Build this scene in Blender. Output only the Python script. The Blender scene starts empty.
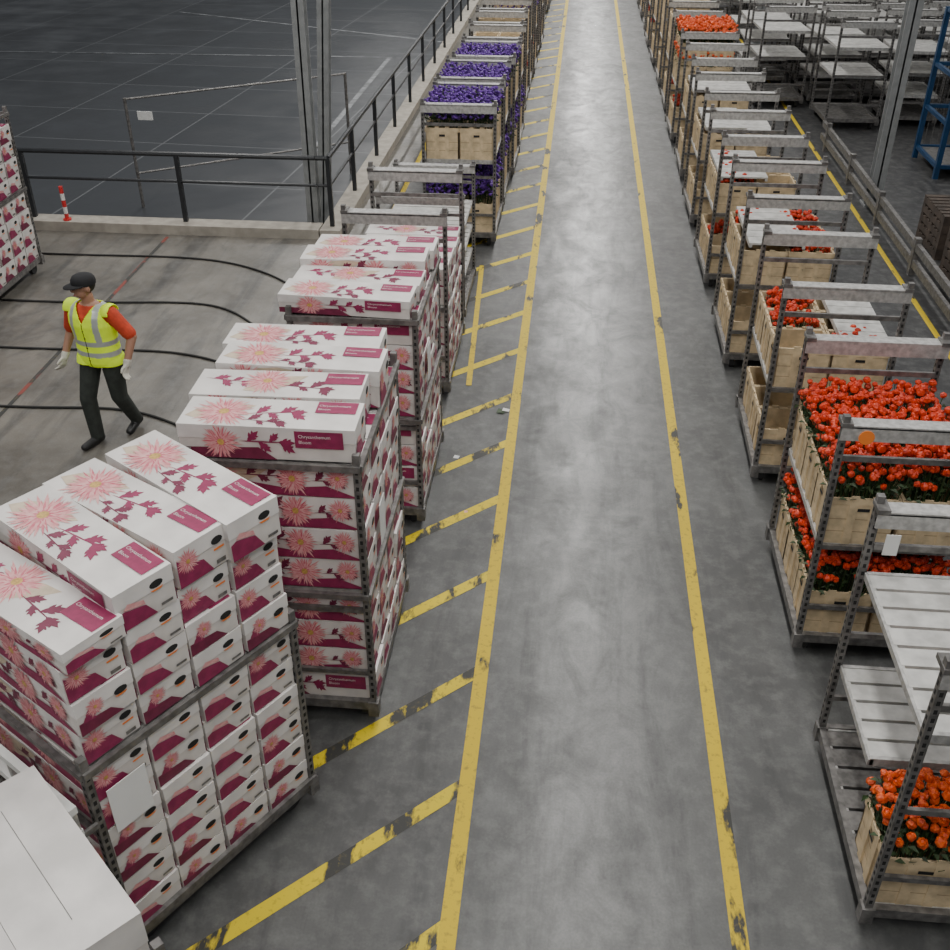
import bpy, math, random
from mathutils import Vector, Matrix, Euler
random.seed(7)
D=bpy.data; C=bpy.context; COL=C.scene.collection

# ---------------------------------------------------------------- materials
def nmat(name, col, rough=0.6, metal=0.0, var=0.0, scale=8.0, emis=None, spec=0.5, col2=None, bump=0.0, lo=.35, hi=.65):
    m=D.materials.new(name); m.use_nodes=True; nt=m.node_tree; b=nt.nodes['Principled BSDF']
    b.inputs['Base Color'].default_value=(*col,1); b.inputs['Roughness'].default_value=rough
    b.inputs['Metallic'].default_value=metal; b.inputs['Specular IOR Level'].default_value=spec
    tc=nt.nodes.new('ShaderNodeTexCoord')
    n=nt.nodes.new('ShaderNodeTexNoise'); n.inputs['Scale'].default_value=scale; n.inputs['Detail'].default_value=4
    nt.links.new(tc.outputs['Object'],n.inputs['Vector'])
    r=nt.nodes.new('ShaderNodeValToRGB')
    c2=col2 if col2 else tuple(max(0,c*(1-var)) for c in col)
    r.color_ramp.elements[0].position=lo; r.color_ramp.elements[1].position=hi
    r.color_ramp.elements[0].color=(*c2,1); r.color_ramp.elements[1].color=(*col,1)
    nt.links.new(n.outputs['Fac'],r.inputs['Fac']); nt.links.new(r.outputs['Color'],b.inputs['Base Color'])
    if bump:
        bp=nt.nodes.new('ShaderNodeBump'); bp.inputs['Strength'].default_value=bump; bp.inputs['Distance'].default_value=.01
        nt.links.new(n.outputs['Fac'],bp.inputs['Height']); nt.links.new(bp.outputs['Normal'],b.inputs['Normal'])
    if emis:
        b.inputs['Emission Color'].default_value=(*col,1); b.inputs['Emission Strength'].default_value=emis
    return m
M={}
M['alu']=nmat('galvanised_steel',(.52,.51,.49),.42,.35,.35,25)
M['steel']=nmat('worn_steel',(.23,.22,.21),.45,.5,.5,18)
M['plate']=nmat('aluminium_shelf',(.60,.59,.56),.45,.2,.30,9)
M['dark']=nmat('dark_gap',(.015,.015,.015),.8,0,.2)
M['rubber']=nmat('rubber',(.03,.03,.03),.7,0,.3)
M['card']=nmat('white_card',(.64,.60,.56),.62,0,.22,6)
M['card2']=nmat('white_card_lid',(.70,.67,.64),.58,0,.22,4)
M['mag']=nmat('magenta_print',(.27,.022,.085),.5,0,.25,20)
M['mag2']=nmat('plum_print',(.17,.018,.055),.5,0,.25,20)
M['pink']=nmat('pink_print',(.50,.07,.12),.5,0,0,30,col2=(.60,.20,.23))
M['rose']=nmat('pale_pink_print',(.70,.40,.38),.5,0,0,30,col2=(.60,.24,.25))
M['yel']=nmat('stamen_print',(.60,.38,.10),.5,0,.4,60)
M['beige']=nmat('beige_print',(.56,.46,.34),.5,0,.2,20)
M['org']=nmat('orange_print',(.85,.22,.03),.5,0,.1)
M['paper']=nmat('paper',(.70,.70,.68),.7,0,.05)
M['crate']=nmat('crate_cream',(.64,.50,.31),.7,0,.30,12)
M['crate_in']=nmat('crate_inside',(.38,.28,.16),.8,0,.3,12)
M['red']=nmat('rose_red',(.70,.060,.010),.5,0,0,45,col2=(.36,.012,.004))
M['orange']=nmat('rose_orange',(.74,.12,.012),.5,0,0,45,col2=(.46,.035,.006))
M['purple']=nmat('limonium_purple',(.12,.025,.30),.6,0,0,30,col2=(.045,.010,.13))
M['green']=nmat('leaf_green',(.035,.07,.018),.6,0,.5,20)
M['black']=nmat('black_paint',(.02,.022,.025),.4,0,.3)
M['blue']=nmat('blue_paint',(.006,.045,.12),.45,.1,.3)
M['wood']=nmat('old_wood',(.075,.055,.042),.8,0,.5,9)
M['conc']=nmat('curb_concrete',(.36,.33,.28),.8,0,.25,6,bump=.2)
M['col']=nmat('column_grey',(.27,.28,.28),.5,.2,.2)
M['white']=nmat('white_paint',(.75,.75,.72),.5,0,.1)
M['wline']=nmat('worn_white_line',(.24,.25,.26),.5,0,.6,5)
M['redp']=nmat('red_paint',(.6,.03,.03),.5,0,.2)
M['dark_curve']=nmat('curve_black',(.015,.014,.013),.6,0,.2)
# ------------------------------------------------------------- mesh builder
class MB:
    def __init__(s): s.v=[];s.f=[];s.m=[];s.mats=[]
    def mi(s,k):
        if k not in s.mats: s.mats.append(k)
        return s.mats.index(k)
    def add(s,vs,fs,k):
        o=len(s.v); s.v+= [tuple(v) for v in vs]; i=s.mi(k)
        for f in fs: s.f.append([a+o for a in f]); s.m.append(i)
    def box(s,x0,x1,y0,y1,z0,z1,k,top=None):
        vs=[(x0,y0,z0),(x1,y0,z0),(x1,y1,z0),(x0,y1,z0),(x0,y0,z1),(x1,y0,z1),(x1,y1,z1),(x0,y1,z1)]
        s.add(vs,[(0,3,2,1),(0,1,5,4),(1,2,6,5),(2,3,7,6),(3,0,4,7)],k)
        s.add(vs,[(4,5,6,7)],top or k)
    def cbox(s,x,y,z,a,b,c,k): s.box(x-a/2,x+a/2,y-b/2,y+b/2,z-c/2,z+c/2,k)
    def tube(s,p,q,r,k,n=8,r2=None):
        p=Vector(p);q=Vector(q);d=(q-p).normalized()
        a=d.orthogonal().normalized();b=d.cross(a); r2=r if r2 is None else r2
        vs=[];
        for i in range(n):
            t=2*math.pi*i/n; w=a*math.cos(t)+b*math.sin(t); vs.append(p+w*r); vs.append(q+w*r2)
        fs=[(2*i,2*((i+1)%n),2*((i+1)%n)+1,2*i+1) for i in range(n)]
        fs+= [tuple(2*i for i in reversed(range(n))),tuple(2*i+1 for i in range(n))]
        s.add(vs,fs,k)
    def lathe(s,c,prof,k,n=7,jit=0,tilt=None,ph=0):
        c=Vector(c); R=Euler(tilt).to_matrix() if tilt else Matrix.Identity(3)
        vs=[];fs=[]
        for (r,z) in prof:
            for i in range(n):
                t=2*math.pi*i/n+ph; rr=r*(1+random.uniform(-jit,jit))
                vs.append(c+R@Vector((rr*math.cos(t),rr*math.sin(t),z)))
        for j in range(len(prof)-1):
            for i in range(n):
                a=j*n+i;b=j*n+(i+1)%n; fs.append((a,b,b+n,a+n))
        s.add(vs,fs,k)
    def mesh(s,name,smooth=False):
        me=D.meshes.new(name); me.from_pydata(s.v,[],s.f)
        for k in s.mats: me.materials.append(M[k])
        me.polygons.foreach_set('material_index',s.m)
        if smooth: me.polygons.foreach_set('use_smooth',[True]*len(s.f))
        me.update(); return me
def obj(name,me,loc=(0,0,0),rz=0,parent=None,scale=(1,1,1),rot=None):
    o=D.objects.new(name,me); COL.objects.link(o); o.location=loc
    o.rotation_euler=rot if rot else (0,0,rz); o.scale=scale
    if parent: o.parent=parent
    return o
def empty(name,loc=(0,0,0),rz=0):
    e=D.objects.new(name,None); COL.objects.link(e); e.location=loc; e.rotation_euler=(0,0,rz); e.empty_display_size=.2
    return e

# ------------------------------------------------------------------- floors
def floor_mat():
    m=D.materials.new('concrete_floor'); m.use_nodes=True; nt=m.node_tree; N=nt.nodes; L=nt.links
    b=N['Principled BSDF']; tc=N.new('ShaderNodeTexCoord'); sx=N.new('ShaderNodeSeparateXYZ'); L.new(tc.outputs['Object'],sx.inputs[0])
    def noise(sc,det=6,ro=.55,stretch=None,dist=0):
        n=N.new('ShaderNodeTexNoise'); n.inputs['Scale'].default_value=sc; n.inputs['Detail'].default_value=det; n.inputs['Roughness'].default_value=ro; n.inputs['Distortion'].default_value=dist
        if stretch:
            mp=N.new('ShaderNodeMapping'); mp.inputs['Scale'].default_value=stretch; L.new(tc.outputs['Object'],mp.inputs[0]); L.new(mp.outputs[0],n.inputs['Vector'])
        else: L.new(tc.outputs['Object'],n.inputs['Vector'])
        return n
    def mr(src,a,b_,c=0.,d=1.):
        n=N.new('ShaderNodeMapRange'); n.inputs[1].default_value=a;n.inputs[2].default_value=b_;n.inputs[3].default_value=c;n.inputs[4].default_value=d
        L.new(src,n.inputs[0]); return n.outputs[0]
    def mth(op,a,c):
        n=N.new('ShaderNodeMath'); n.operation=op; n.use_clamp=False
        for i,v in ((0,a),(1,c)):
            if isinstance(v,(int,float)): n.inputs[i].default_value=v
            else: L.new(v,n.inputs[i])
        return n.outputs[0]
    def mix(f,a,c,mode='MIX'):
        n=N.new('ShaderNodeMix'); n.data_type='RGBA'; n.blend_type=mode
        if isinstance(f,float): n.inputs[0].default_value=f
        else: L.new(f,n.inputs[0])
        for i,v in ((6,a),(7,c)):
            if isinstance(v,tuple): n.inputs[i].default_value=(*v,1)
            else: L.new(v,n.inputs[i])
        return n.outputs[2]
    n1=noise(1.1); n2=noise(7,8,.65); n3=noise(1.0,6,.65,(3.0,.35,1),.6); n4=noise(60,3); n5=noise(.45,7,.7,(1.6,.7,1),1.2); n6=noise(2.4,7,.72,(1.3,.8,1),.8)
    base=mix(mr(n1.outputs[0],.35,.68),(.062,.062,.061),(.105,.106,.103))
    warm=mix(mr(n1.outputs[0],.35,.65),(.115,.104,.087),(.205,.188,.16))
    dim_side=(.026,.026,.027)  # less light right of the trolleys, painted into the floor colour
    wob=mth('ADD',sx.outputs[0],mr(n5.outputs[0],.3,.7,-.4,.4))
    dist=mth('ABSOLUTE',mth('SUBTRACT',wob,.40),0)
    lit_band=mr(dist,.20,.85,1.,0.)  # lamp light down the aisle centre, painted in as a lighter band
    lit_bandc=mix(mr(n6.outputs[0],.32,.68),(.095,.096,.094),(.20,.20,.193))
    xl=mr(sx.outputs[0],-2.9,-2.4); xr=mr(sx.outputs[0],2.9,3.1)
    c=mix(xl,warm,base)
    c=mix(mth('MULTIPLY',lit_band,.85),c,lit_bandc)
    c=mix(xr,c,dim_side)
    c=mix(mr(n3.outputs[0],.50,.66,0,.60),c,(.034,.034,.034))
    c=mix(mr(n5.outputs[0],.52,.60,0,.45),c,(.042,.042,.041))
    c=mix(mr(n2.outputs[0],.46,.68,0,.30),c,(.23,.23,.22))
    c=mix(mr(n4.outputs[0],.3,.7,0,.22),c,(.03,.03,.03))
    L.new(c,b.inputs['Base Color'])
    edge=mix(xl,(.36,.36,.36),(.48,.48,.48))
    rg=mth('ADD',mth('SUBTRACT',edge,mth('MULTIPLY',lit_band,.12)),mr(n6.outputs[0],.3,.7,.12,-.09)); L.new(rg,b.inputs['Roughness'])
    bp=N.new('ShaderNodeBump'); bp.inputs['Strength'].default_value=.18; bp.inputs['Distance'].default_value=.006
    L.new(n2.outputs[0],bp.inputs['Height']); L.new(bp.outputs[0],b.inputs['Normal'])
    return m
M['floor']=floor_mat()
def low_mat():
    m=D.materials.new('lower_hall_floor'); m.use_nodes=True; nt=m.node_tree; N=nt.nodes; L=nt.links
    b=N['Principled BSDF']; tc=N.new('ShaderNodeTexCoord')
    br=N.new('ShaderNodeTexBrick'); br.offset=0; br.inputs['Scale'].default_value=1
    br.inputs['Brick Width'].default_value=3.4; br.inputs['Row Height'].default_value=2.6; br.inputs['Mortar Size'].default_value=.02; br.inputs['Mortar Smooth'].default_value=.3
    br.inputs['Color1'].default_value=(.028,.031,.035,1);br.inputs['Color2'].default_value=(.036,.039,.043,1);br.inputs['Mortar'].default_value=(.12,.125,.13,1)
    mp=N.new('ShaderNodeMapping'); mp.inputs['Rotation'].default_value=(0,0,math.radians(4)); L.new(tc.outputs['Object'],mp.inputs[0]); L.new(mp.outputs[0],br.inputs['Vector'])
    L.new(br.outputs['Color'],b.inputs['Base Color'])
    n=N.new('ShaderNodeTexNoise'); n.inputs['Scale'].default_value=.8; n.inputs['Detail'].default_value=6; L.new(tc.outputs['Object'],n.inputs['Vector'])
    r=N.new('ShaderNodeMapRange'); r.inputs[1].default_value=.3; r.inputs[2].default_value=.7; r.inputs[3].default_value=.28; r.inputs[4].default_value=.5; L.new(n.outputs[0],r.inputs[0]); L.new(r.outputs[0],b.inputs['Roughness'])
    return m
M['low']=low_mat()
def paint_mat(name,col,wear=.56):
    m=D.materials.new(name); m.use_nodes=True; nt=m.node_tree; N=nt.nodes; L=nt.links
    b=N['Principled BSDF']; b.inputs['Roughness'].default_value=.6; tc=N.new('ShaderNodeTexCoord')
    def no(sc,stretch):
        n=N.new('ShaderNodeTexNoise'); n.inputs['Scale'].default_value=sc; n.inputs['Detail'].default_value=6; n.inputs['Roughness'].default_value=.6
        mp=N.new('ShaderNodeMapping'); mp.inputs['Scale'].default_value=stretch; L.new(tc.outputs['Object'],mp.inputs[0]); L.new(mp.outputs[0],n.inputs['Vector']); return n
    a=no(1.6,(3.0,1.0,1)); c=no(22,(1,1,1))
    r1=N.new('ShaderNodeMapRange'); r1.inputs[1].default_value=wear; r1.inputs[2].default_value=wear+.05; L.new(a.outputs[0],r1.inputs[0])
    r2=N.new('ShaderNodeMapRange'); r2.inputs[1].default_value=.54; r2.inputs[2].default_value=.70;r2.inputs[4].default_value=.6; L.new(c.outputs[0],r2.inputs[0])
    m1=N.new('ShaderNodeMix'); m1.data_type='RGBA'; m1.inputs[6].default_value=(*col,1); m1.inputs[7].default_value=(.03,.03,.027,1); L.new(r1.outputs[0],m1.inputs[0])
    m2=N.new('ShaderNodeMix'); m2.data_type='RGBA'; m2.inputs[7].default_value=(.13,.10,.035,1); L.new(m1.outputs[2],m2.inputs[6]); L.new(r2.outputs[0],m2.inputs[0])
    L.new(m2.outputs[2],b.inputs['Base Color']); return m
M['ypaint']=paint_mat('yellow_floor_paint',(.56,.40,.003),.585)
M['hpaint']=paint_mat('yellow_hatch_paint',(.62,.47,.003),.515)
M['redline']=paint_mat('red_floor_paint',(.20,.04,.03),.46)

b=MB()
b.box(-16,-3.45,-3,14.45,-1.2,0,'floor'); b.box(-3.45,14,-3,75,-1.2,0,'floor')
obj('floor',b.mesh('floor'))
b=MB(); b.box(-45,-3.45,14.45,75,-1.2,-.7,'low'); obj('floor_lower_hall',b.mesh('floor_lower'))

def strip(b,p,q,w,k,z=.003):
    p=Vector((*p,z));q=Vector((*q,z)); d=(q-p).normalized(); n=Vector((-d.y,d.x,0))*w/2
    b.add([p-n,q-n,q+n,p+n],[(0,1,2,3)],k)
b=MB()
strip(b,(-.47,-2),(-.47,70),.10,'ypaint'); strip(b,(1.13,-2),(1.13,70),.095,'ypaint')
ys=[1.2,2.3,3.38,4.38,5.42,6.55,7.66,8.64,9.62,10.72,11.8,12.8,13.85]+[14.95+1.08*i for i in range(24)]
for y in ys:
    x0,x1=-1.95,-.5; sl=.96
    y1=y; y0=y-(x1-x0)*sl
    b.add([(x0,y0-.07,.0025),(x1,y1-.07,.0025),(x1,y1+.07,.0025),(x0,y0+.07,.0025)],[(0,1,2,3)],'hpaint')
strip(b,(-1.0,9.8),(-1.17,13.3),.06,'ypaint',.004)
strip(b,(4.4,4),(4.4,60),.07,'ypaint')
strip(b,(-2.75,15),(-2.75,50),.08,'ypaint')
strip(b,(-5.70,7),(-5.85,14.0),.05,'redline')
obj('floor_markings',b.mesh('floor_markings'))
b=MB()
strip(b,(-5.42,21.5),(-5.42,31),.13,'wline',-.696); strip(b,(-14.2,38.3),(-4.2,33.5),.13,'wline',-.696)
strip(b,(-30,30.5),(-5.42,31.0),.10,'wline',-.695); strip(b,(-22,41),(-8,46),.13,'wline',-.696)
obj('lane_markings',b.mesh('lane_markings'))
b=MB()
b.add([(-.66,9.22,.006),(-.58,9.20,.012),(-.56,9.29,.006),(-.64,9.31,.010)],[(0,1,2,3)],'green')
b.add([(-.60,9.26,.013),(-.53,9.25,.008),(-.52,9.30,.009),(-.59,9.32,.013)],[(0,1,2,3)],'paper')
b.add([(-1.0,8.30,.006),(-.95,8.29,.008),(-.94,8.34,.006),(-.99,8.35,.01)],[(0,1,2,3)],'paper')
b.add([(-.80,7.4,.006),(-.77,7.4,.008),(-.77,7.43,.006),(-.8,7.43,.01)],[(0,1,2,3)],'rose')
obj('litter_scrap',b.mesh('litter_scrap'))

b=MB(); b.box(-16,-3.62,14.1,14.42,0,.14,'conc'); obj('curb',b.mesh('curb'))
b=MB(); b.box(-3.6,-3.3,14.1,60,0,.14,'conc'); obj('curb',b.mesh('curb_side'))
b=MB()
for z,r in ((1.12,.035),(.73,.022)): b.tube((-15,14.3,z),(-3.63,14.3,z),r,'black')
for x in [-14.4,-12.6,-10.3,-7.97,-5.65]: b.box(x-.03,x+.03,14.27,14.33,.14,1.12,'black')
obj('railing',b.mesh('railing'))
b=MB()
for z,r in ((1.12,.035),(.73,.022)): b.tube((-3.45,14.3,z),(-3.45,58,z),r,'black'); b.tube((-3.62,14.3,z),(-3.45,14.3,z),r,'black')
b.box(-3.48,-3.42,14.27,14.33,.14,1.12,'black')
for i in range(22): y=16.0+i*2.0; b.box(-3.48,-3.42,y-.03,y+.03,.14,1.12,'black')
obj('railing',b.mesh('railing_side'))
b=MB(); A=Vector((-7.6,17.35,0));B_=Vector((-4.3,19.7,0))
for z in (1.15,-.1): b.tube(A+Vector((0,0,z)),B_+Vector((0,0,z)),.018,'steel')
for t in (0,1): p=A.lerp(B_,t); b.tube(p+Vector((0,0,-.7)),p+Vector((0,0,1.17)),.028,'steel')
p=A+Vector((.25,.15,.85)); b.box(p.x-.13,p.x+.13,p.y-.01,p.y+.01,p.z-.07,p.z+.07,'white')
obj('temporary_fence',b.mesh('temporary_fence'))
b=MB()
for i in range(5): b.tube((0,0,.1*i),(0,0,.1+.1*i),.03,'redp' if i%2==0 else 'white',12)
b.tube((0,0,0),(0,0,.025),.06,'redp',12)
obj('marker_post',b.mesh('marker_post'),(-7.42,14.19,.14))
def ibeam(b,x,y,z0,z1,w,d,k,lean=(0,0)):
    def bx(x0,x1,y0,y1):
        lx,ly=lean
        vs=[(x0,y0,z0),(x1,y0,z0),(x1,y1,z0),(x0,y1,z0),(x0+lx,y0+ly,z1),(x1+lx,y0+ly,z1),(x1+lx,y1+ly,z1),(x0+lx,y1+ly,z1)]
        b.add(vs,[(0,3,2,1),(0,1,5,4),(1,2,6,5),(2,3,7,6),(3,0,4,7),(4,5,6,7)],k)
    bx(x-w/2,x+w/2,y-d/2,y-d/2+.02); bx(x-w/2,x+w/2,y+d/2-.02,y+d/2); bx(x-.012,x+.012,y-d/2,y+d/2)
for nm,x,y,ln,ww in (('steel_column',-3.83,14.72,(.12,0),.17),('steel_column',-3.98,15.9,(.72,0),.17),('steel_column',4.75,16.5,(0,0),.2),('steel_column',4.75,30,(0,0),.2)):
    b=MB(); z0=-.7 if x<0 else 0
    ibeam(b,0,0,z0,9,ww,.2,'col',ln); b.box(-.16,.16,-.16,.16,z0,z0+.03,'col')
    obj(nm,b.mesh(nm),(x,y,0))
def dark_curve(pts,name='floor_black_curve',r=.014):  # thin black curves laid flat along the floor
    cu=D.curves.new(name,'CURVE'); cu.dimensions='3D'; cu.bevel_depth=r; cu.bevel_resolution=2
    sp=cu.splines.new('NURBS'); sp.points.add(len(pts)-1); sp.use_endpoint_u=True; sp.order_u=4
    for i,p in enumerate(pts): sp.points[i].co=(p[0],p[1],r,1)
    cu.materials.append(M['dark_curve']); o=D.objects.new(name,cu); COL.objects.link(o)
dark_curve([(-9,13.2),(-7.26,13.1),(-5.6,13.25),(-4.5,13.1),(-3.75,12.55),(-3.5,12.2)])
dark_curve([(-9,11.6),(-7,11.5),(-5.7,11.55),(-4.5,11.75),(-3.9,11.3),(-3.6,10.9),(-3.3,10.8)])
dark_curve([(-9,10.3),(-6.5,10.16),(-5.1,10.28),(-4.2,10.3),(-3.5,9.9),(-3.0,9.5)])
dark_curve([(-9,8.95),(-5.8,8.8),(-4.9,8.95),(-4.2,8.9),(-3.6,8.5),(-3.2,8.3)])

# ---------------------------------------------------------- printed box mesh
def text_mesh(txt,size):
    cu=D.curves.new('t','FONT'); cu.body=txt; cu.size=size; cu.resolution_u=3; o=D.objects.new('t',cu); COL.objects.link(o)
    dg=C.evaluated_depsgraph_get(); me=D.meshes.new_from_object(o.evaluated_get(dg))
    vs=[tuple(v.co) for v in me.vertices]; fs=[tuple(p.vertices) for p in me.polygons]
    D.objects.remove(o); D.curves.remove(cu); D.meshes.remove(me); return vs,fs
TX=text_mesh('Chrysanthemum',.027); TX2=text_mesh('Bloom',.027)
def leafpts(cx,cy,a,l,w):
    pr=[(0,0),(.18,.7),(.45,1),(.75,.65),(1,0),(.75,-.65),(.45,-1),(.18,-.7)]
    ca,sa=math.cos(a),math.sin(a)
    return [(cx+ca*l*u-sa*w*v*.5,cy+sa*l*u+ca*w*v*.5) for u,v in pr]
def print_face(b,org,U,V,Nn,w,h,style,rnd):
    org=Vector(org);U=Vector(U);V=Vector(V);Nn=Vector(Nn); lay=[0]
    def P(pts,k,lift=None):
        lay[0]+=1; off=.0012+lay[0]*.000015 if lift is None else lift
        vs=[org+U*min(max(u,.003),w-.003)+V*min(max(v,.003),h-.003)+Nn*off for u,v in pts]
        b.add(vs,[tuple(range(len(vs)))],k)
    def rect(u0,v0,u1,v1,k): P([(u0,v0),(u1,v0),(u1,v1),(u0,v1)],k)
    def flower(cx,cy,r):
        for n,rr,wd,k,ph in ((26,1.0,.12,'rose',0),(24,.90,.08,'pink',.2),(24,.78,.11,'rose',.1),(18,.60,.08,'pink',0),(16,.48,.11,'rose',.3),(12,.34,.10,'pink',0)):
            for i in range(n): P(leafpts(cx,cy,2*math.pi*i/n+ph+rnd.uniform(-.1,.1),r*rr*rnd.uniform(.75,1.1),r*wd),k)
        P([(cx+r*.17*math.cos(t*.7854),cy+r*.17*math.sin(t*.7854)) for t in range(8)],'yel')
    def lobed(cx,cy,a,l,k):   # lobed chrysanthemum leaf
        P(leafpts(cx,cy,a,l,l*.34),k)
        for sd in (-1,1):
            for t,q in ((.25,.42),(.5,.36)):
                P(leafpts(cx+math.cos(a)*l*t,cy+math.sin(a)*l*t,a+sd*rnd.uniform(.6,.9),l*q,l*q*.45),k)
    def sprig(cx,cy,a,s,k):
        P(leafpts(cx,cy,a,s*1.05,s*.03),k)
        for i in range(4):
            t=.18+.22*i; x=cx+math.cos(a)*s*t; y=cy+math.sin(a)*s*t; sd=(-1)**i
            lobed(x,y,a+sd*rnd.uniform(.4,.9),s*rnd.uniform(.28,.42),k)
        lobed(cx+math.cos(a)*s*.8,cy+math.sin(a)*s*.8,a,s*.35,k)
    def txt(T,u,v,k='card2'):
        lay[0]+=1; off=.0014+lay[0]*.000015
        b.add([org+U*(u+x)+V*(v+y)+Nn*off for x,y,z in T[0]],T[1],k)
    if style=='top':
        P(leafpts(.02,h*.3,.35,.4,.16),'beige')
        sprig(.36,h*.45,.12,.30,'mag'); sprig(.34,h*.25,-.1,.24,'mag2'); flower(.23,h*.48,.18)
        rect(.74,h*.56,.97,h*.96,'mag'); txt(TX,.75,h*.79); txt(TX2,.75,h*.66)
    elif style=='top2':
        sprig(.04,h*.65,-.15,.28,'mag'); P(leafpts(.3,h*.2,.5,.4,.14),'beige'); sprig(.50,h*.45,-.12,.30,'mag2'); flower(.42,h*.58,.16)
        rect(.76,h*.52,.985,h*.94,'mag'); txt(TX,.77,h*.76)
    elif style=='long':
        P([(.004,.004),(.55,.004),(.45,h*.38),(.004,h*.30)],'mag2'); sprig(.34,h*.55,.0,.28,'mag'); flower(.24,h*.5,.12)
        rect(.66,h*.42,.93,h*.92,'mag'); txt(TX,.68,h*.72); txt(TX2,.68,h*.55)
    elif style=='long2':
        P([(.004,.004),(.99,.004),(.8,h*.36),(.55,h*.25),(.3,h*.42),(.004,h*.34)],'mag'); P(leafpts(.1,h*.4,.25,.4,.12),'beige')
        sprig(.28,h*.6,.0,.28,'mag2'); sprig(.70,h*.5,.05,.2,'mag2'); flower(.17,h*.6,.12); flower(.60,h*.55,.12); flower(.87,h*.62,.08)
    elif style=='end':
        P([(.006,.006),(w*.64,.006),(w*.48,h*.38),(w*.12,h*.50),(.006,h*.44)],'mag')
        P([(w*.12,h*.52),(w*.48,h*.40),(w*.46,h*.52),(w*.2,h*.64)],'rose')
        c=(w*.70,h*.68)
        P([(c[0]+.036*math.cos(t*.524),c[1]+.010+.019*math.sin(t*.524)) for t in range(12)],'dark')
        P([(c[0]-.036,c[1]-.012),(c[0]-.02,c[1]-.023),(c[0]+.02,c[1]-.023),(c[0]+.036,c[1]-.012),(c[0]+.02,c[1]-.014),(c[0]-.02,c[1]-.014)],'org')
        rect(w*.72,h*.12,w*.92,h*.19,'steel')
    elif style=='end2':
        P([(.006,.006),(w*.66,.006),(w*.50,h*.42),(w*.2,h*.55),(.006,h*.75)],'mag'); flower(w*.22,h*.60,.07)
        c=(w*.78,h*.70)
        P([(c[0]+.034*math.cos(t*.524),c[1]+.020*math.sin(t*.524)) for t in range(12)],'dark')
        rect(w*.70,h*.46,w*.9,h*.51,'org'); rect(w*.72,h*.1,w*.9,h*.2,'steel')
    elif style=='end3':
        P([(.006,.006),(w*.75,.006),(w*.55,h*.32),(.006,h*.40)],'mag2')
        lobed(w*.08,h*.35,.5,.12,'mag'); flower(w*.32,h*.62,.055)
        c=(w*.76,h*.62)
        P([(c[0]+.036*math.cos(t*.524),c[1]+.020*math.sin(t*.524)) for t in range(12)],'dark')
        P([(c[0]-.036,c[1]-.018),(c[0]-.02,c[1]-.029),(c[0]+.02,c[1]-.029),(c[0]+.036,c[1]-.018),(c[0]+.02,c[1]-.020),(c[0]-.02,c[1]-.020)],'org')
BL,BW,BH=1.0,.312,.2
def flower_box(seed):
    r=random.Random(seed); b=MB(); g=.005
    x,y=BL/2-g,BW/2-g
    b.box(-x,x,-y,y,.004,BH-.085,'card'); b.box(-x-.003,x+.003,-y-.003,y+.003,BH-.083,BH-.002,'card2')
    b.box(-x+.002,x-.002,-y+.002,y-.002,BH-.086,BH-.082,'dark'); b.box(-x+.02,x-.02,-y+.02,y-.02,0,.004,'dark')
    X=BL/2-.001;Y=BW/2-.001
    print_face(b,(-X,-Y,BH-.002),(1,0,0),(0,1,0),(0,0,1),BL-.002,BW-.002,'top' if seed%2==0 else 'top2',r)
    print_face(b,(-X,-Y,0),(1,0,0),(0,0,1),(0,-1,0),BL-.002,BH,'long' if seed in (0,) else 'long2',r)
    print_face(b,(X,Y,0),(-1,0,0),(0,0,1),(0,1,0),BL-.002,BH,'long2',r)
    print_face(b,(X,-Y,0),(0,1,0),(0,0,1),(1,0,0),BW-.002,BH,('end','end','end2','end3')[seed],r)
    print_face(b,(-X,Y,0),(0,-1,0),(0,0,1),(-1,0,0),BW-.002,BH,'end',r)
    return b.mesh('flower_box_%d'%seed)
FB=[flower_box(i) for i in range(4)]

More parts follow.
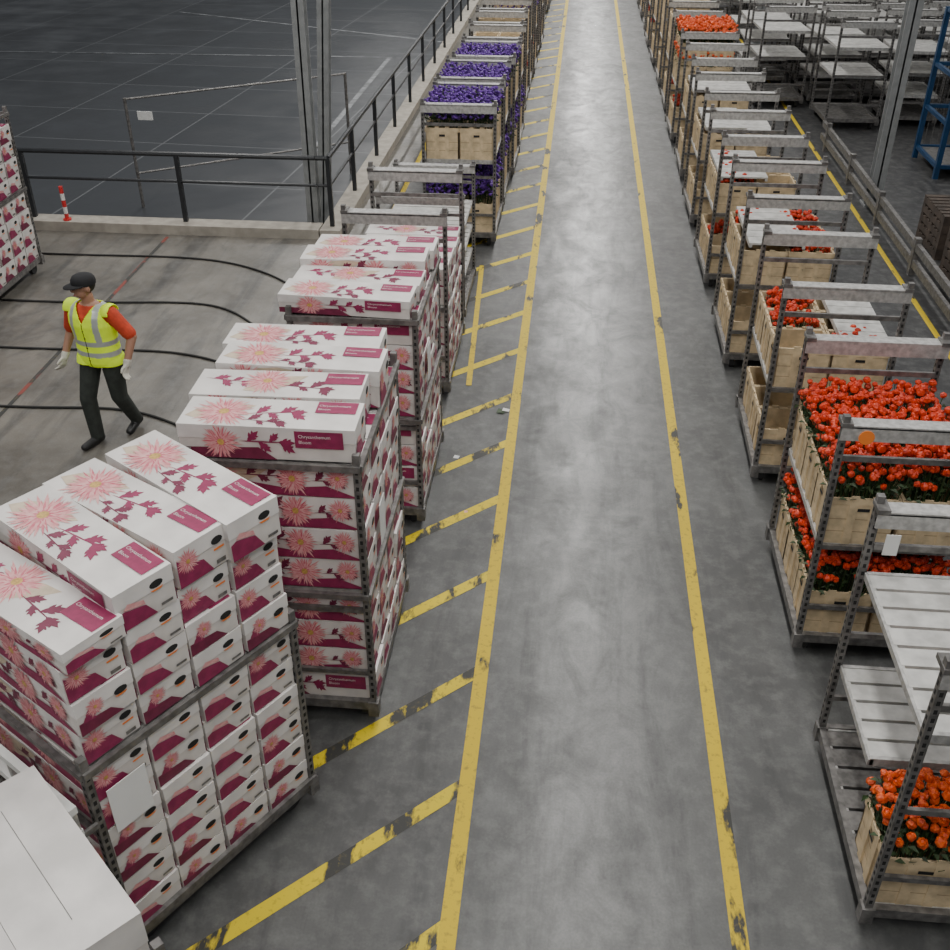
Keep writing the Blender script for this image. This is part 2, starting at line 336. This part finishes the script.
# --------------------------------------------------------------- trolley mesh
LW,LL=1.02,1.36
def trolley(H=1.97,shelves=((1.0,-1,1),),bar=True,side_rail=None):
    b=MB(); X=LW/2;Y=LL/2;p=.042
    for sx in (-1,1):
        for sy in (-1,1):
            cx=sx*(X-p/2); cy=sy*(Y-p/2)
            b.cbox(cx,cy,(H+.1)/2+.05,p,p,H-.1,'steel')
            z=.26
            while z<H-.06:
                for fx in (-1,1):
                    xx=cx+fx*(p/2+.001)
                    b.add([(xx,cy-.009,z),(xx,cy+.009,z),(xx,cy+.009,z+.028),(xx,cy-.009,z+.028)],[(0,1,2,3)],'dark')
                yy=cy-(p/2+.001)
                b.add([(cx-.009,yy,z),(cx+.009,yy,z),(cx+.009,yy,z+.028),(cx-.009,yy,z+.028)],[(0,1,2,3)],'dark')
                z+=.055
            b.cbox(cx,cy,.16,.07,.07,.12,'steel')
            b.tube((sx*(X-.1)-.025,sy*(Y-.14),.075),(sx*(X-.1)+.025,sy*(Y-.14),.075),.075,'rubber',14)
            b.cbox(sx*(X-.1),sy*(Y-.14),.13,.07,.1,.04,'steel')
    for sx in (-1,1): b.cbox(sx*(X-.02),0,.18,.04,LL,.07,'steel')
    for sy in (-1,1): b.cbox(0,sy*(Y-.02),.18,LW,.04,.07,'steel')
    def deck(z,y0,y1,k='plate'):
        n=max(2,int((y1-y0)/.15)); w=(y1-y0)/n
        for i in range(n): b.box(-X+.045,X-.045,y0+i*w+.012,y0+(i+1)*w-.012,z-.02,z,k)
        for sx in (-1,1): b.box(sx*(X-.045)-.015,sx*(X-.045)+.015,y0,y1,z-.045,z-.002,'alu')
        for yy in (y0,y1-.025): b.box(-X+.04,X-.04,yy,yy+.025,z-.05,z+.006,'alu')
    deck(.20,-Y+.03,Y-.03,'steel')
    for z,a,c in shelves: deck(z,a*(Y-.05),c*(Y-.05))
    for sy in (-1,1):
        if bar:
            yb=sy*(Y-.05)
            b.box(-X,X,yb-.055,yb+.055,H-.03,H-.010,'alu'); b.box(-X,X,yb-.055,yb-.045,H-.12,H-.02,'alu')
            b.box(-X+.04,X-.04,yb-.012,yb+.012,H-.30,H-.26,'steel')
            b.cbox(-X+.03,yb,H-.01,.07,.12,.03,'steel'); b.cbox(X-.03,yb,H-.01,.07,.12,.03,'steel')
        for z in (.45,.98):
            if z<H-.3: b.box(-X+.04,X-.04,sy*(Y-.02)-.012,sy*(Y-.02)+.012,z,z+.035,'steel')
    if side_rail:
        for z in side_rail:
            for sx in (-1,1): b.box(sx*(X+.0)-.015,sx*(X)+.015,-Y,Y,z-.02,z+.02,'steel')
            for sy in (-1,1): b.box(-X,X,sy*Y-.015,sy*Y+.015,z-.02,z+.02,'steel')
    return b.mesh('trolley_frame')
T_std=trolley(); T_p=trolley(1.97,((1.22,-1,1),))
T_box=trolley(2.10,((1.13,-1,1),),False,(2.06,1.12))
T_box3=trolley(1.98,((1.08,-1,1),),False,(1.94,1.07))
T_l1=trolley(1.50,((1.46,-1,1),),False,(1.46,.22))
T_r1=trolley(1.97,((1.5,-1,1),(.77,-.2,1)))
T_far=trolley(1.97,((1.0,-1,1),(1.5,-1,1)))
T_far2=trolley(1.97,((.6,-1,1),(1.0,-1,1),(1.4,-1,1)))

rb=random.Random(3)
def stack(parent,rows,jit=.010,n=4):
    for zi,(z,h) in enumerate(rows):
        for i in range(n):
            y=(i-(n-1)/2)*(BW+.012)
            obj('flower_box',FB[rb.randrange(4)],(rb.uniform(-jit,jit),y+rb.uniform(-.003,.003),z),rb.uniform(-.010,.010),parent,(1.0,1.0,h/BH))
def ang(u): return math.atan2(u[1],u[0])
e=empty('box_trolley',(-2.18,3.88,0),ang((.53,.85))-math.pi/2)
obj('frame',T_l1,parent=e)
stack(e,[(.205+i*.206,.204) for i in range(6)]); stack(e,[(1.485+i*.205,.203) for i in range(3)],jit=.025)
zt=1.485+.615
for i,(h,dx,rz,fb) in enumerate(((.12,.05,.03,1),(.225,.02,-.03,0),(.225,-.01,.02,2),(.24,.03,-.045,0))):
    obj('flower_box',FB[fb],(dx,(i-1.5)*(BW+.02),zt+.002),0,e,(1.02,1.03,h/BH),rot=((-.0,.012,-.01,.02)[i],(.0,.015,-.01,.0)[i],rz))
b=MB(); Y=LL/2
for z in (1.18,1.34): b.box(-.54,.54,-Y-.12,-Y-.08,z-.022,z+.022,'white')
for x in (-.52,-.26,0,.26,.52): b.box(x-.015,x+.015,-Y-.11,-Y-.085,.2,1.34,'alu')
for x in (-.52,.52):
    for z in (.22,1.14): b.box(x-.01,x+.01,-Y-.09,-Y+.0,z-.015,z+.015,'steel')
b.box(.522,.526,-.60,-.38,1.0,1.30,'paper')
obj('end_guard',b.mesh('end_guard'),parent=e)
for y0,T,lo,up,rh,zt,tops in ((4.84,T_box,.205,1.145,.228,2.085,(.22,.235,.26,.24)),(7.12,T_box3,.205,1.09,.212,1.965,(.15,.14,.20,.17))):
    e=empty('box_trolley',(-1.63,y0+LL/2,0)); obj('frame',T,parent=e)
    stack(e,[(lo+i*(rh-.005),rh-.007) for i in range(4)]); stack(e,[(up+i*rh,rh-.002) for i in range(4)])
    for i,h in enumerate(tops):
        obj('flower_box',FB[[0,1,2,0][i]],(rb.uniform(-.05,.03)-.01,(i-1.5)*(BW+.022),zt),0,e,(1.03,1.03,h/BH),rot=(rb.uniform(-.0,.02),rb.uniform(-.012,.012),rb.uniform(-.035,.035)))
    b=MB(); b.box(.528,.532,-.3,-.14,1.25,1.55,'paper'); obj('delivery_note',b.mesh('delivery_note'),parent=e)
e=empty('box_trolley',(-1.68,9.45+.75,0)); obj('frame',T_std,parent=e,scale=(1,1.1,1.02))
stack(e,[(.205+i*.19,.188) for i in range(4)]); stack(e,[(1.03+i*.19,.188) for i in range(2)])
e=empty('empty_trolley',(-1.72,12.1,0)); obj('frame',T_far2,parent=e,scale=(1,1,.78))
e=empty('box_trolley',(-7.55,11.9,0),.02); obj('frame',T_box,parent=e)
stack(e,[(.205+i*.225,.223) for i in range(4)]); stack(e,[(1.145+i*.2,.198) for i in range(4)])
def plain(seed):
    b=MB(); b.box(-.498,.498,-.205,.205,0,.30,'card'); b.box(-.503,.503,-.209,.209,.16,.345,'card2')
    b.box(-.35,.35,-.0015,.0015,.345,.3462,'steel')
    for sx in (-1,1):
        pts=[(sx*.5045,.04*math.cos(t*.524),.27+.018*math.sin(t*.524)) for t in range(12)]; b.add(pts,[tuple(range(12))],'dark')
    return b.mesh('white_box')
PB=plain(1)
e1=Vector((-.745,.665)); e2=Vector((-.68,-.735)); c=Vector((-1.53,2.29))+e1*.5+e2*.62
e=empty('box_trolley',(c.x,c.y,0),ang(e1)); obj('frame',trolley(1.3,((.2,-1,1),),False),parent=e)
for z in range(4):
    for i in (-1,0,1): obj('white_box',PB,(0,i*.42,.205+.349*z),0,e)

# ------------------------------------------------------------------- crates
CX,CY,CH=.45,.405,.37
def crate_body(b,r):
    t=.012; x,y=CX/2,CY/2
    for s in (-1,1):
        b.box(s*x-(t if s>0 else 0),s*x+(0 if s>0 else t),-y,y,0,CH,'crate'); b.box(-x,x,s*y-(t if s>0 else 0),s*y+(0 if s>0 else t),0,CH,'crate')
        for v in (-.07,.07): b.box(s*(x+.006)-.006,s*(x+.006)+.006,v-.028,v+.028,0,CH+.02,'crate'); b.box(v-.028,v+.028,s*(y+.003)-.003,s*(y+.003)+.003,0,CH+.02,'crate')
        b.box(s*(x+.004)-.005,s*(x+.004)+.005,-y,y,CH-.05,CH,'crate'); b.box(-x,x,s*(y+.002)-.003,s*(y+.002)+.003,CH-.05,CH,'crate')
        for q,ww in ((x,0),(y,1)):
            vv=s*(q+(.0135 if ww==0 else .0075))
            pts=[(vv,-.04,CH-.10),(vv,.04,CH-.10),(vv,.04,CH-.075),(vv,-.04,CH-.075)]
            if ww: pts=[(p[1],p[0],p[2]) for p in pts]
            b.add(pts,[(0,1,2,3)],'dark')
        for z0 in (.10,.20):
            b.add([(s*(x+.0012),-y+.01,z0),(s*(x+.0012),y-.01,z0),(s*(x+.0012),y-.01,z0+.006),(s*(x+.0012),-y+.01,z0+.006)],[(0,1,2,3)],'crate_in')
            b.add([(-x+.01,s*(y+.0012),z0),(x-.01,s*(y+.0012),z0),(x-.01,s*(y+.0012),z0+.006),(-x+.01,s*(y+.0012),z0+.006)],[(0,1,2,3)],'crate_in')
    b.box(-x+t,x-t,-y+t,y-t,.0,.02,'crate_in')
PROF=[(.006,-.004),(.023,.004),(.030,.018),(.029,.032),(.020,.044),(.016,.038),(.009,.048),(.001,.050)]
def crate(kind,seed):
    r=random.Random(seed); random.seed(seed); b=MB(); crate_body(b,r)
    if kind in ('red','orange','redlow'):
        zt=.58 if kind!='redlow' else .38; k='red' if kind!='orange' else 'orange'
        sp=1.12 if kind!='redlow' else .9
        nx,ny=11,10
        for i in range(nx):
            for j in range(ny):
                if kind=='redlow' and r.random()<.45: continue
                x=((i+.5)/nx-.5)*CX*sp+r.uniform(-.018,.018); y=((j+.5)/ny-.5)*CY*sp+r.uniform(-.018,.018)
                ed=max(abs(i-5)/5,abs(j-4.5)/4.5); z=zt+r.uniform(-.055,.055)-(.10*r.random() if ed>.85 else 0)
                tl=(r.uniform(-.6,.6),r.uniform(-.6,.6),0); s=r.uniform(.75,1.05)
                b.lathe((x,y,z),[(a*s,c*s) for a,c in PROF],k,6,.16,tl,r.random())
                b.tube((x*.7,y*.7,.15),(x,y,z),.0035,'green',3)
                for q in range(2):
                    a=r.uniform(0,6.28); zz=z-r.uniform(.05,.18); l=r.uniform(.04,.07); dx,dy=math.cos(a),math.sin(a)
                    b.add([(x,y,zz),(x+dx*l*.5-dy*.016,y+dy*l*.5+dx*.016,zz+.015),(x+dx*l,y+dy*l,zz-.005),(x+dx*l*.5+dy*.016,y+dy*l*.5-dx*.016,zz+.01)],[(0,1,2,3)],'green')
    if kind=='purple':
        for i in range(170):
            x=r.uniform(-.5,.5)*CX*1.2;y=r.uniform(-.5,.5)*CY*1.15;z=.56+r.uniform(-.09,.08)
            s=r.uniform(.012,.028); tl=(r.uniform(-.6,.6),r.uniform(-.6,.6),0)
            b.lathe((x,y,z),[(.001,-s),(s,-s*.2),(s*1.1,s*.4),(.001,s*.9)],'purple',6,.35,tl,r.random())
            if i%3==0: b.tube((x*.6,y*.6,.15),(x,y,z),.004,'green',3)
        for i in range(80):
            x=r.uniform(-.5,.5)*CX;y=r.uniform(-.5,.5)*CY;z=.45+r.uniform(-.08,.13);a=r.uniform(0,6.28);dx,dy=math.cos(a),math.sin(a);l=.08
            b.add([(x,y,z),(x+dx*l*.5-dy*.02,y+dy*l*.5+dx*.02,z+.03),(x+dx*l,y+dy*l,z+.01),(x+dx*l*.5+dy*.02,y+dy*l*.5-dx*.02,z+.02)],[(0,1,2,3)],'green')
    return b.mesh('crate_'+kind)
CR={k:[crate(k,10+i) for i in range(2)] for k in ('red','orange','redlow','purple')}
CR['empty']=[crate('empty',1)]
def tier(e,z,kinds,rnd,rows=(-1,0,1),cols=(-1,1),sz=1):
    for j in rows:
        for i in cols:
            k=kinds[rnd.randrange(len(kinds))]
            obj('flower_crate',rnd.choice(CR[k]),(i*.237,j*.422,z),rnd.uniform(-.02,.02),e,(1,1,sz))
rr=random.Random(11)
XR=1.78+LW/2
e=empty('flower_trolley',(XR,3.58+LL/2,0)); obj('frame',T_r1,parent=e)
tier(e,.205,['orange'],rr,rows=(-1,))
b=MB(); b.box(-.44,-.36,LL/2-.12,LL/2-.115,1.68,1.82,'paper'); obj('tag',b.mesh('tag'),parent=e)
e=empty('flower_trolley',(XR,5.80+LL/2,0)); obj('frame',T_std,parent=e)
tier(e,.205,['red'],rr); tier(e,1.005,['red'],rr)
b=MB(); b.tube((-.35,-LL/2-.012,1.88),(-.35,-LL/2-.006,1.88),.05,'org',16); obj('round_tag',b.mesh('round_tag'),parent=e)
b=MB()
for i in range(6): b.box(-.45,.12,-.62+i*.20,-.43+i*.20,0,.02,'plate')
for x in (-.45,.09): b.box(x,x+.03,-.62,.57,-.03,0,'plate')
PL=b.mesh('loose_shelf')
for n in range(2,15):
    y0=8.08+(n-2)*2.33
    e=empty('flower_trolley',(XR+rr.uniform(-.03,.03),y0+LL/2,0),rr.uniform(-.02,.02)); obj('frame',T_std,parent=e)
    tier(e,.205,['empty','redlow','empty'],rr)
    up={2:['redlow','empty','empty'],3:['redlow','empty','empty'],4:['redlow','empty','empty'],7:['orange']}.get(n,['empty'])
    tier(e,1.005,up,rr)
    if n in (3,4,5,6,8,9,11):
        obj('loose_shelf',PL,(rr.uniform(-.02,.05),rr.uniform(-.02,.04),1.44),0,e)
        if n in (5,6,8): obj('loose_shelf',PL,(.40,rr.uniform(.0,.04),1.40),.0,e)
    if n==2:
        obj('loose_shelf',PL,(.38,.0,1.43),.0,e,(.7,.9,1))
    if n in (7,8,9,10,12):
        tier(e,1.40,['orange'] if n==7 else ['empty'],rr)
for n in range(15):
    y0=14.0+n*(1.62 if n<4 else 1.6)
    e=empty('flower_trolley',(-1.52+rr.uniform(-.05,.05),y0+LL/2,0),rr.uniform(-.015,.015)); obj('frame',T_p if n<5 else T_std,parent=e)
    if n<5:
        tier(e,.205,['purple'] if n<4 else ['empty'],rr,sz=1.1)
        tier(e,1.225,['purple'] if n in (0,1,2) else ['empty'],rr,sz=1.12)
    else:
        tier(e,.205,['empty','redlow'],rr); tier(e,1.005,['empty'] if n!=7 else ['purple'],rr)
        if n%3: tier(e,1.39,['empty'],rr)
        else: obj('loose_shelf',PL,(0,.0,1.44),0,e)
for ix,x in enumerate((4.2,5.35,6.5,7.65,8.8)):
    for iy in range(8):
        y=21.5+iy*2.0+ix*.3
        if ix==0 and iy==0: continue
        if ix in (0,1) and abs(y-30)<1.1: continue
        e=empty('empty_trolley',(x+rr.uniform(-.05,.05),y,0),rr.uniform(-.06,.06)); obj('frame',T_far if (ix+iy)%2 else T_far2,parent=e)
b=MB()
for z in (.12,.34): b.box(4.56,4.62,3,20,z,z+.10,'steel')
for i in range(9): b.box(4.55,4.63,3.5+i*2.0,3.6+i*2.0,0,.5,'steel')
obj('guard_rail',b.mesh('guard_rail'))
b=MB(); X0,X1,Y0,Y1,Z1=0,1.8,0,1.3,2.5
for x in (X0,X1):
    for y in (Y0,Y1): b.box(x-.04,x+.04,y-.04,y+.04,0,Z1,'blue')
for z in (.2,.9,1.6,2.46):
    for y in (Y0,Y1): b.box(X0,X1,y-.03,y+.03,z-.03,z+.03,'blue')
    for x in (X0,X1): b.box(x-.03,x+.03,Y0,Y1,z-.03,z+.03,'blue')
for i in range(17): x=X0+i*.11; b.box(x-.004,x+.004,Y1-.004,Y1+.004,.2,2.46,'steel')
b.box(X0,X1,Y0,Y1,.17,.2,'steel')
obj('blue_rack',b.mesh('blue_rack'),(6.12,18.0,0))
def pal(b,z):
    for i in range(7): b.box(-.6,.6,-.5+i*.145,-.4+i*.145,z+.10,z+.12,'wood')
    for x in (-.55,0,.55): b.box(x-.05,x+.05,-.5,.47,z+.02,z+.10,'wood')
    for i in range(3): b.box(-.6,.6,-.5+i*.435,-.4+i*.435,z,z+.02,'wood')
for n,(x,y,a) in enumerate(((5,5.65,14.6),(6,5.6,13.2),(4,5.5,11.8))):
    b=MB()
    for i in range(x): pal(b,i*.125)
    obj('pallet_stack',b.mesh('pallet_stack'),(y,a,0),.05*n)

# ------------------------------------------------------------------- person
def person():
    prims=[]
    def cap(l,p,q,r0,r1): prims.append((l,Vector(p),Vector(q),r0,r1))
    hipR,knR,anR=(-.095,-.01,.90),(-.12,-.14,.50),(-.10,-.15,.09)
    hipL,knL,anL=(.095,.01,.90),(.11,.0,.49),(.07,.20,.13)
    cap('trouser',hipR,knR,.100,.074); cap('trouser',knR,anR,.074,.062)
    cap('trouser',hipL,knL,.100,.074); cap('trouser',knL,anL,.074,.060)
    cap('shoe',(anR[0],anR[1]+.03,.048),(anR[0]-.02,anR[1]-.17,.040),.046,.036)
    cap('shoe',(anL[0],anL[1]+.04,.085),(anL[0]+.01,anL[1]-.13,.038),.044,.034)
    cap('shoe',(anR[0],anR[1],.09),(anR[0],anR[1],.05),.045,.045); cap('shoe',(anL[0],anL[1],.13),(anL[0],anL[1]+.02,.08),.045,.042)
    shR,elR,wrR=(-.190,0,1.405),(-.285,.03,1.14),(-.30,-.10,.92)
    shL,elL,wrL=(.190,0,1.405),(.33,.05,1.16),(.315,-.06,.93)
    for sh,el,wr in ((shR,elR,wrR),(shL,elL,wrL)):
        sh,el,wr=Vector(sh),Vector(el),Vector(wr); mid=sh.lerp(el,.85)
        cap('sleeve',sh,mid,.068,.064); cap('skin',mid,el,.048,.045); cap('skin',el,wr,.044,.030)
        d=(wr-el).normalized(); side=Vector((0,-1,0)); side=(side-d*side.dot(d)).normalized(); nrm=d.cross(side)
        if wr.x>0: nrm=-nrm
        cap('glove',wr-d*.02,wr+d*.02,.036,.032)
        for t in (-.024,-.008,.008,.024): cap('glove',wr+d*.02+side*t*.7,wr+d*.085+side*t*1.15,.018,.0155)
        for t,l in ((.034,.072),(.0115,.082),(-.0115,.077),(-.034,.060)):
            b0=wr+d*.09+side*t; k1=b0+(d*.9+nrm*.35).normalized()*l*.5; k2=k1+(d*.6+nrm*.8).normalized()*l*.5
            cap('glove',b0,k1,.0108,.0102); cap('glove',k1,k2,.0100,.0088)
        t0=wr+d*.03+side*.028; t1=t0+(side*.7+d*.7).normalized()*.045; cap('glove',t0,t1,.014,.012); cap('glove',t1,t1+(d*.95+side*.2+nrm*.2).normalized()*.032,.0115,.010)
    cap('skin',(0,.0,1.42),(0,-.015,1.56),.055,.052)
    rings=[(.84,0,0,.130,.090),(.90,0,0,.180,.122),(.98,0,0,.182,.126),(1.08,0,0,.175,.124),(1.18,0,-.005,.180,.126),(1.29,0,-.01,.195,.130),(1.37,0,-.005,.195,.120),(1.43,0,0,.170,.095),(1.475,0,.0,.09,.070),(1.50,0,0,.055,.055)]
    HC=Vector((0,-.03,1.655)); turn=Matrix.Rotation(-.60,3,'Z')
    b=MB()
    def ell(c,r,n=20,m=14,Rm=None):
        vs=[];fs=[]
        for j in range(m+1):
            ph=math.pi*j/m
            for i in range(n):
                th=2*math.pi*i/n; v=Vector((r[0]*math.sin(ph)*math.cos(th),r[1]*math.sin(ph)*math.sin(th),r[2]*math.cos(ph)))
                if Rm: v=Rm@v
                vs.append(Vector(c)+v)
        for j in range(m):
            for i in range(n): a=j*n+i; q=j*n+(i+1)%n; fs.append((a,a+n,q+n,q))
        b.add(vs,fs,'skinm')
    for l,p,q,r0,r1 in prims:
        d=(q-p); L=d.length; d=d/L; a=d.orthogonal().normalized(); c=d.cross(a); n=16; vs=[];fs=[]; prof=[]
        for k in range(6): t=math.pi/2*(1-k/5); prof.append((-r0*math.sin(t),r0*math.cos(t)))
        for k in range(6): t=math.pi/2*k/5; prof.append((L+r1*math.sin(t),r1*math.cos(t)))
        for z,r in prof:
            for i in range(n): th=2*math.pi*i/n; vs.append(p+d*z+(a*math.cos(th)+c*math.sin(th))*max(r,.0004))
        for j in range(len(prof)-1):
            for i in range(n): A=j*n+i;Q=j*n+(i+1)%n; fs.append((A,Q,Q+n,A+n))
        fs+=[tuple(reversed(range(n))),tuple((len(prof)-1)*n+i for i in range(n))]
        b.add(vs,fs,'skinm')
    n=28;vs=[];fs=[]
    for z,cx,cy,rx,ry in rings:
        for i in range(n): th=2*math.pi*i/n; vs.append((cx+rx*math.cos(th),cy+ry*math.sin(th),z))
    for j in range(len(rings)-1):
        for i in range(n): A=j*n+i;Q=j*n+(i+1)%n; fs.append((A,Q,Q+n,A+n))
    fs+=[tuple(reversed(range(n))),tuple((len(rings)-1)*n+i for i in range(n))]
    b.add(vs,fs,'skinm')
    hp=lambda x,y,z: HC+turn@Vector((x,y,z))
    ell(hp(0,.01,.02),(.076,.095,.092),Rm=turn); ell(hp(0,-.025,-.045),(.056,.062,.068),Rm=turn)
    ell(hp(0,-.098,-.018),(.012,.018,.022),10,8,turn); ell(hp(0,-.087,-.068),(.022,.010,.008),10,8,turn)
    for s in (-1,1): ell(hp(s*.078,.012,-.01),(.010,.020,.030),10,8,turn)
    me=b.mesh('body_src'); o=D.objects.new('src',me); COL.objects.link(o)
    md=o.modifiers.new('r','REMESH'); md.mode='VOXEL'; md.voxel_size=.0065; md.use_smooth_shade=True
    sm=o.modifiers.new('s','SMOOTH'); sm.factor=.5; sm.iterations=4
    dg=C.evaluated_depsgraph_get(); body=D.meshes.new_from_object(o.evaluated_get(dg)); D.objects.remove(o)
    def tor(p):
        z=p.z
        if z<.84 or z>1.49: return .05
        for j in range(len(rings)-1):
            if rings[j][0]<=z<=rings[j+1][0]:
                t=(z-rings[j][0])/(rings[j+1][0]-rings[j][0]); rx=rings[j][3]*(1-t)+rings[j+1][3]*t; ry=rings[j][4]*(1-t)+rings[j+1][4]*t
                return (math.hypot(p.x/rx,p.y/ry)-1)*min(rx,ry)
        return .05
    names=['skin','sleeve','trouser','shoe','glove','hair','lip']
    body.materials.clear()
    for k in names: body.materials.append(M['p_'+k])
    vidx={}; vv=[];vf=[];vm=[]
    nrm=[v.normal.copy() for v in body.vertices]; co=[v.co.copy() for v in body.vertices]
    iT=turn.transposed()
    for pl in body.polygons:
        p=pl.center; best='torso';bd=tor(p)
        if p.z>1.50:
            h=iT@(p-HC); best='skin'
            if (h.y>.012 and h.z>-.05 and abs(h.x)<.074) or h.z>.07: best='hair'
            if h.y<-.084 and -.078<h.z<-.058 and abs(h.x)<.022: best='lip'
        else:
            for l,a,q,r0,r1 in prims:
                if abs(p.z-(a.z+q.z)/2)>abs(a.z-q.z)/2+.12: continue
                d=q-a; t=max(0,min(1,(p-a).dot(d)/d.length_squared)); dd=(p-(a+d*t)).length-(r0*(1-t)+r1*t)
                if dd<bd: bd=dd;best=l
        m={'torso':'sleeve'}.get(best,best)
        if best=='torso' and p.z<.955: m='trouser'
        if best=='torso' and p.z>1.455: m='skin' if p.z>1.475 else 'sleeve'
        pl.material_index=names.index(m); pl.use_smooth=True
        shoulder = best=='sleeve' and p.z>1.40 and abs(p.x)<.215
        isv=(best=='torso' and .87<p.z<1.47) or (best=='trouser' and p.z>.87) or shoulder or (best=='sleeve' and abs(p.x)<.165)
        vneck = p.y<0 and p.z>1.32 and abs(p.x)<(p.z-1.32)*.55
        if isv and not vneck and not (abs(p.x)<.075 and p.z>1.45):
            idx=[]
            for vi in pl.vertices:
                if vi not in vidx: vidx[vi]=len(vv); vv.append(co[vi]+nrm[vi]*.016)
                idx.append(vidx[vi])
            vf.append(idx)
            z=p.z; k=0
            if .975<z<1.025 or 1.09<z<1.14: k=1
            if z>1.14 and .085<abs(p.x)<.13: k=1
            if p.y<0 and abs(p.x)<.006: k=2
            vm.append(k)
    e=empty('warehouse_worker',(-4.36,8.40,0),math.radians(-14)); e.scale=(1.08,1.06,.965)
    obj('body',body,parent=e)
    vme=D.meshes.new('vest'); vme.from_pydata(vv,[],vf)
    for k in ('p_vest','p_reflect','dark'): vme.materials.append(M[k])
    vme.polygons.foreach_set('material_index',vm); vme.polygons.foreach_set('use_smooth',[True]*len(vf)); vme.update()
    vo=obj('safety_vest',vme,parent=e); so=vo.modifiers.new('t','SOLIDIFY'); so.thickness=.008; so.offset=1
    b=MB(); n=24; prof=[(.092,.025),(.094,.05),(.090,.08),(.075,.108),(.045,.125),(.001,.131)]; vs=[];fs=[]
    for r,z in prof:
        for i in range(n): th=2*math.pi*i/n; vs.append(hp(r*.93*math.cos(th),r*1.12*math.sin(th)+.008,z))
    for j in range(len(prof)-1):
        for i in range(n): A=j*n+i;Q=j*n+(i+1)%n; fs.append((A,Q,Q+n,A+n))
    b.add(vs,fs,'p_cap')
    top=[];inn=[]
    for i in range(13):
        th=math.pi+math.pi*(i/12)*.84+.25
        cx,cy=math.cos(th),math.sin(th)
        inn.append((hp(.085*cx,.10*cy+.008,.040),hp(.085*cx,.10*cy+.008,.030)))
        k=max(0,-cy)**.7; top.append((hp(.088*cx,.10*cy+.008-.075*k,.034-.012*k+.0),hp(.088*cx,.10*cy+.008-.075*k,.027-.012*k)))
    vs=[];fs=[]
    for (a,c_),(d,f) in zip(inn,top): vs+=[a,c_,d,f]
    for i in range(12):
        o_=4*i; fs+=[(o_,o_+4,o_+6,o_+2),(o_+1,o_+3,o_+7,o_+5),(o_+2,o_+6,o_+7,o_+3)]
    b.add(vs,fs,'p_cap'); obj('cap',b.mesh('cap',True),parent=e)
    b=MB()
    for s in (-1,1):
        c=hp(s*.030,-.078,.008); b.lathe(c,[(.0005,-.009),(.008,-.006),(.011,0),(.008,.006),(.0005,.009)],'paper',10); c=hp(s*.030,-.086,.008); b.lathe(c,[(.0005,-.005),(.0045,0),(.0005,.005)],'dark',8)
    obj('eyes',b.mesh('eyes',True),parent=e)
M['skinm']=nmat('tmp',(.5,.3,.2))
M['p_skin']=nmat('skin',(.38,.20,.13),.5,0,.1); M['p_sleeve']=nmat('red_shirt',(.60,.06,.02),.8,0,.25,20)
M['p_trouser']=nmat('dark_trousers',(.032,.038,.032),.85,0,.35,15); M['p_shoe']=nmat('black_shoe',(.012,.012,.012),.5,0,.2)
M['p_glove']=nmat('pale_glove',(.62,.60,.52),.8,0,.15); M['p_hair']=nmat('dark_hair',(.02,.015,.012),.6,0,.3); M['p_lip']=nmat('lip',(.35,.12,.10),.5)
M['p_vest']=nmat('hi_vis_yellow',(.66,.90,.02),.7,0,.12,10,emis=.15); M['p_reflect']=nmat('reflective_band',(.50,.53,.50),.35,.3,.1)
M['p_cap']=nmat('black_cap',(.012,.012,.014),.8,0,.3)
person()

# ------------------------------------------------------------------- lights
def lamp(x,y,z,power,L=4.6,w=.4,col=(1,.985,.955)):
    b=MB(); b.box(-w/2-.05,w/2+.05,-L/2-.05,L/2+.05,.02,.14,'white')
    for s in (-1,1): b.tube((0,s*L*.4,.14),(0,s*L*.4,1.0),.01,'steel')
    e=obj('ceiling_lamp',b.mesh('lamp'),(x,y,z))
    l=D.lights.new('tube','AREA'); l.shape='RECTANGLE'; l.size=w; l.size_y=L; l.energy=power; l.color=col
    o=D.objects.new('light',l); COL.objects.link(o); o.parent=e
for i,pw in enumerate((340,310,270,320,390,420,430,430,430,430,430,430)): lamp(.35,-1+i*6,8,pw,w=.6)
for i in range(6): lamp(-7.5,1+i*9,8,310)
for i in range(5): lamp(7.5,4+i*10,8,130)
w=D.worlds.new('World'); C.scene.world=w; w.use_nodes=True
bg=w.node_tree.nodes['Background']; bg.inputs[0].default_value=(.90,.94,1,1); bg.inputs[1].default_value=.18

# ------------------------------------------------------------------- camera
F=1025.0; cam=D.cameras.new('camera'); cam.sensor_width=36; cam.lens=F/950*36; cam.clip_end=300
co=D.objects.new('camera',cam); COL.objects.link(co); co.location=(0,0,5.2)
co.rotation_euler=(math.pi/2-math.atan(661/F),0,math.atan(116/math.hypot(661,F)))
C.scene.camera=co
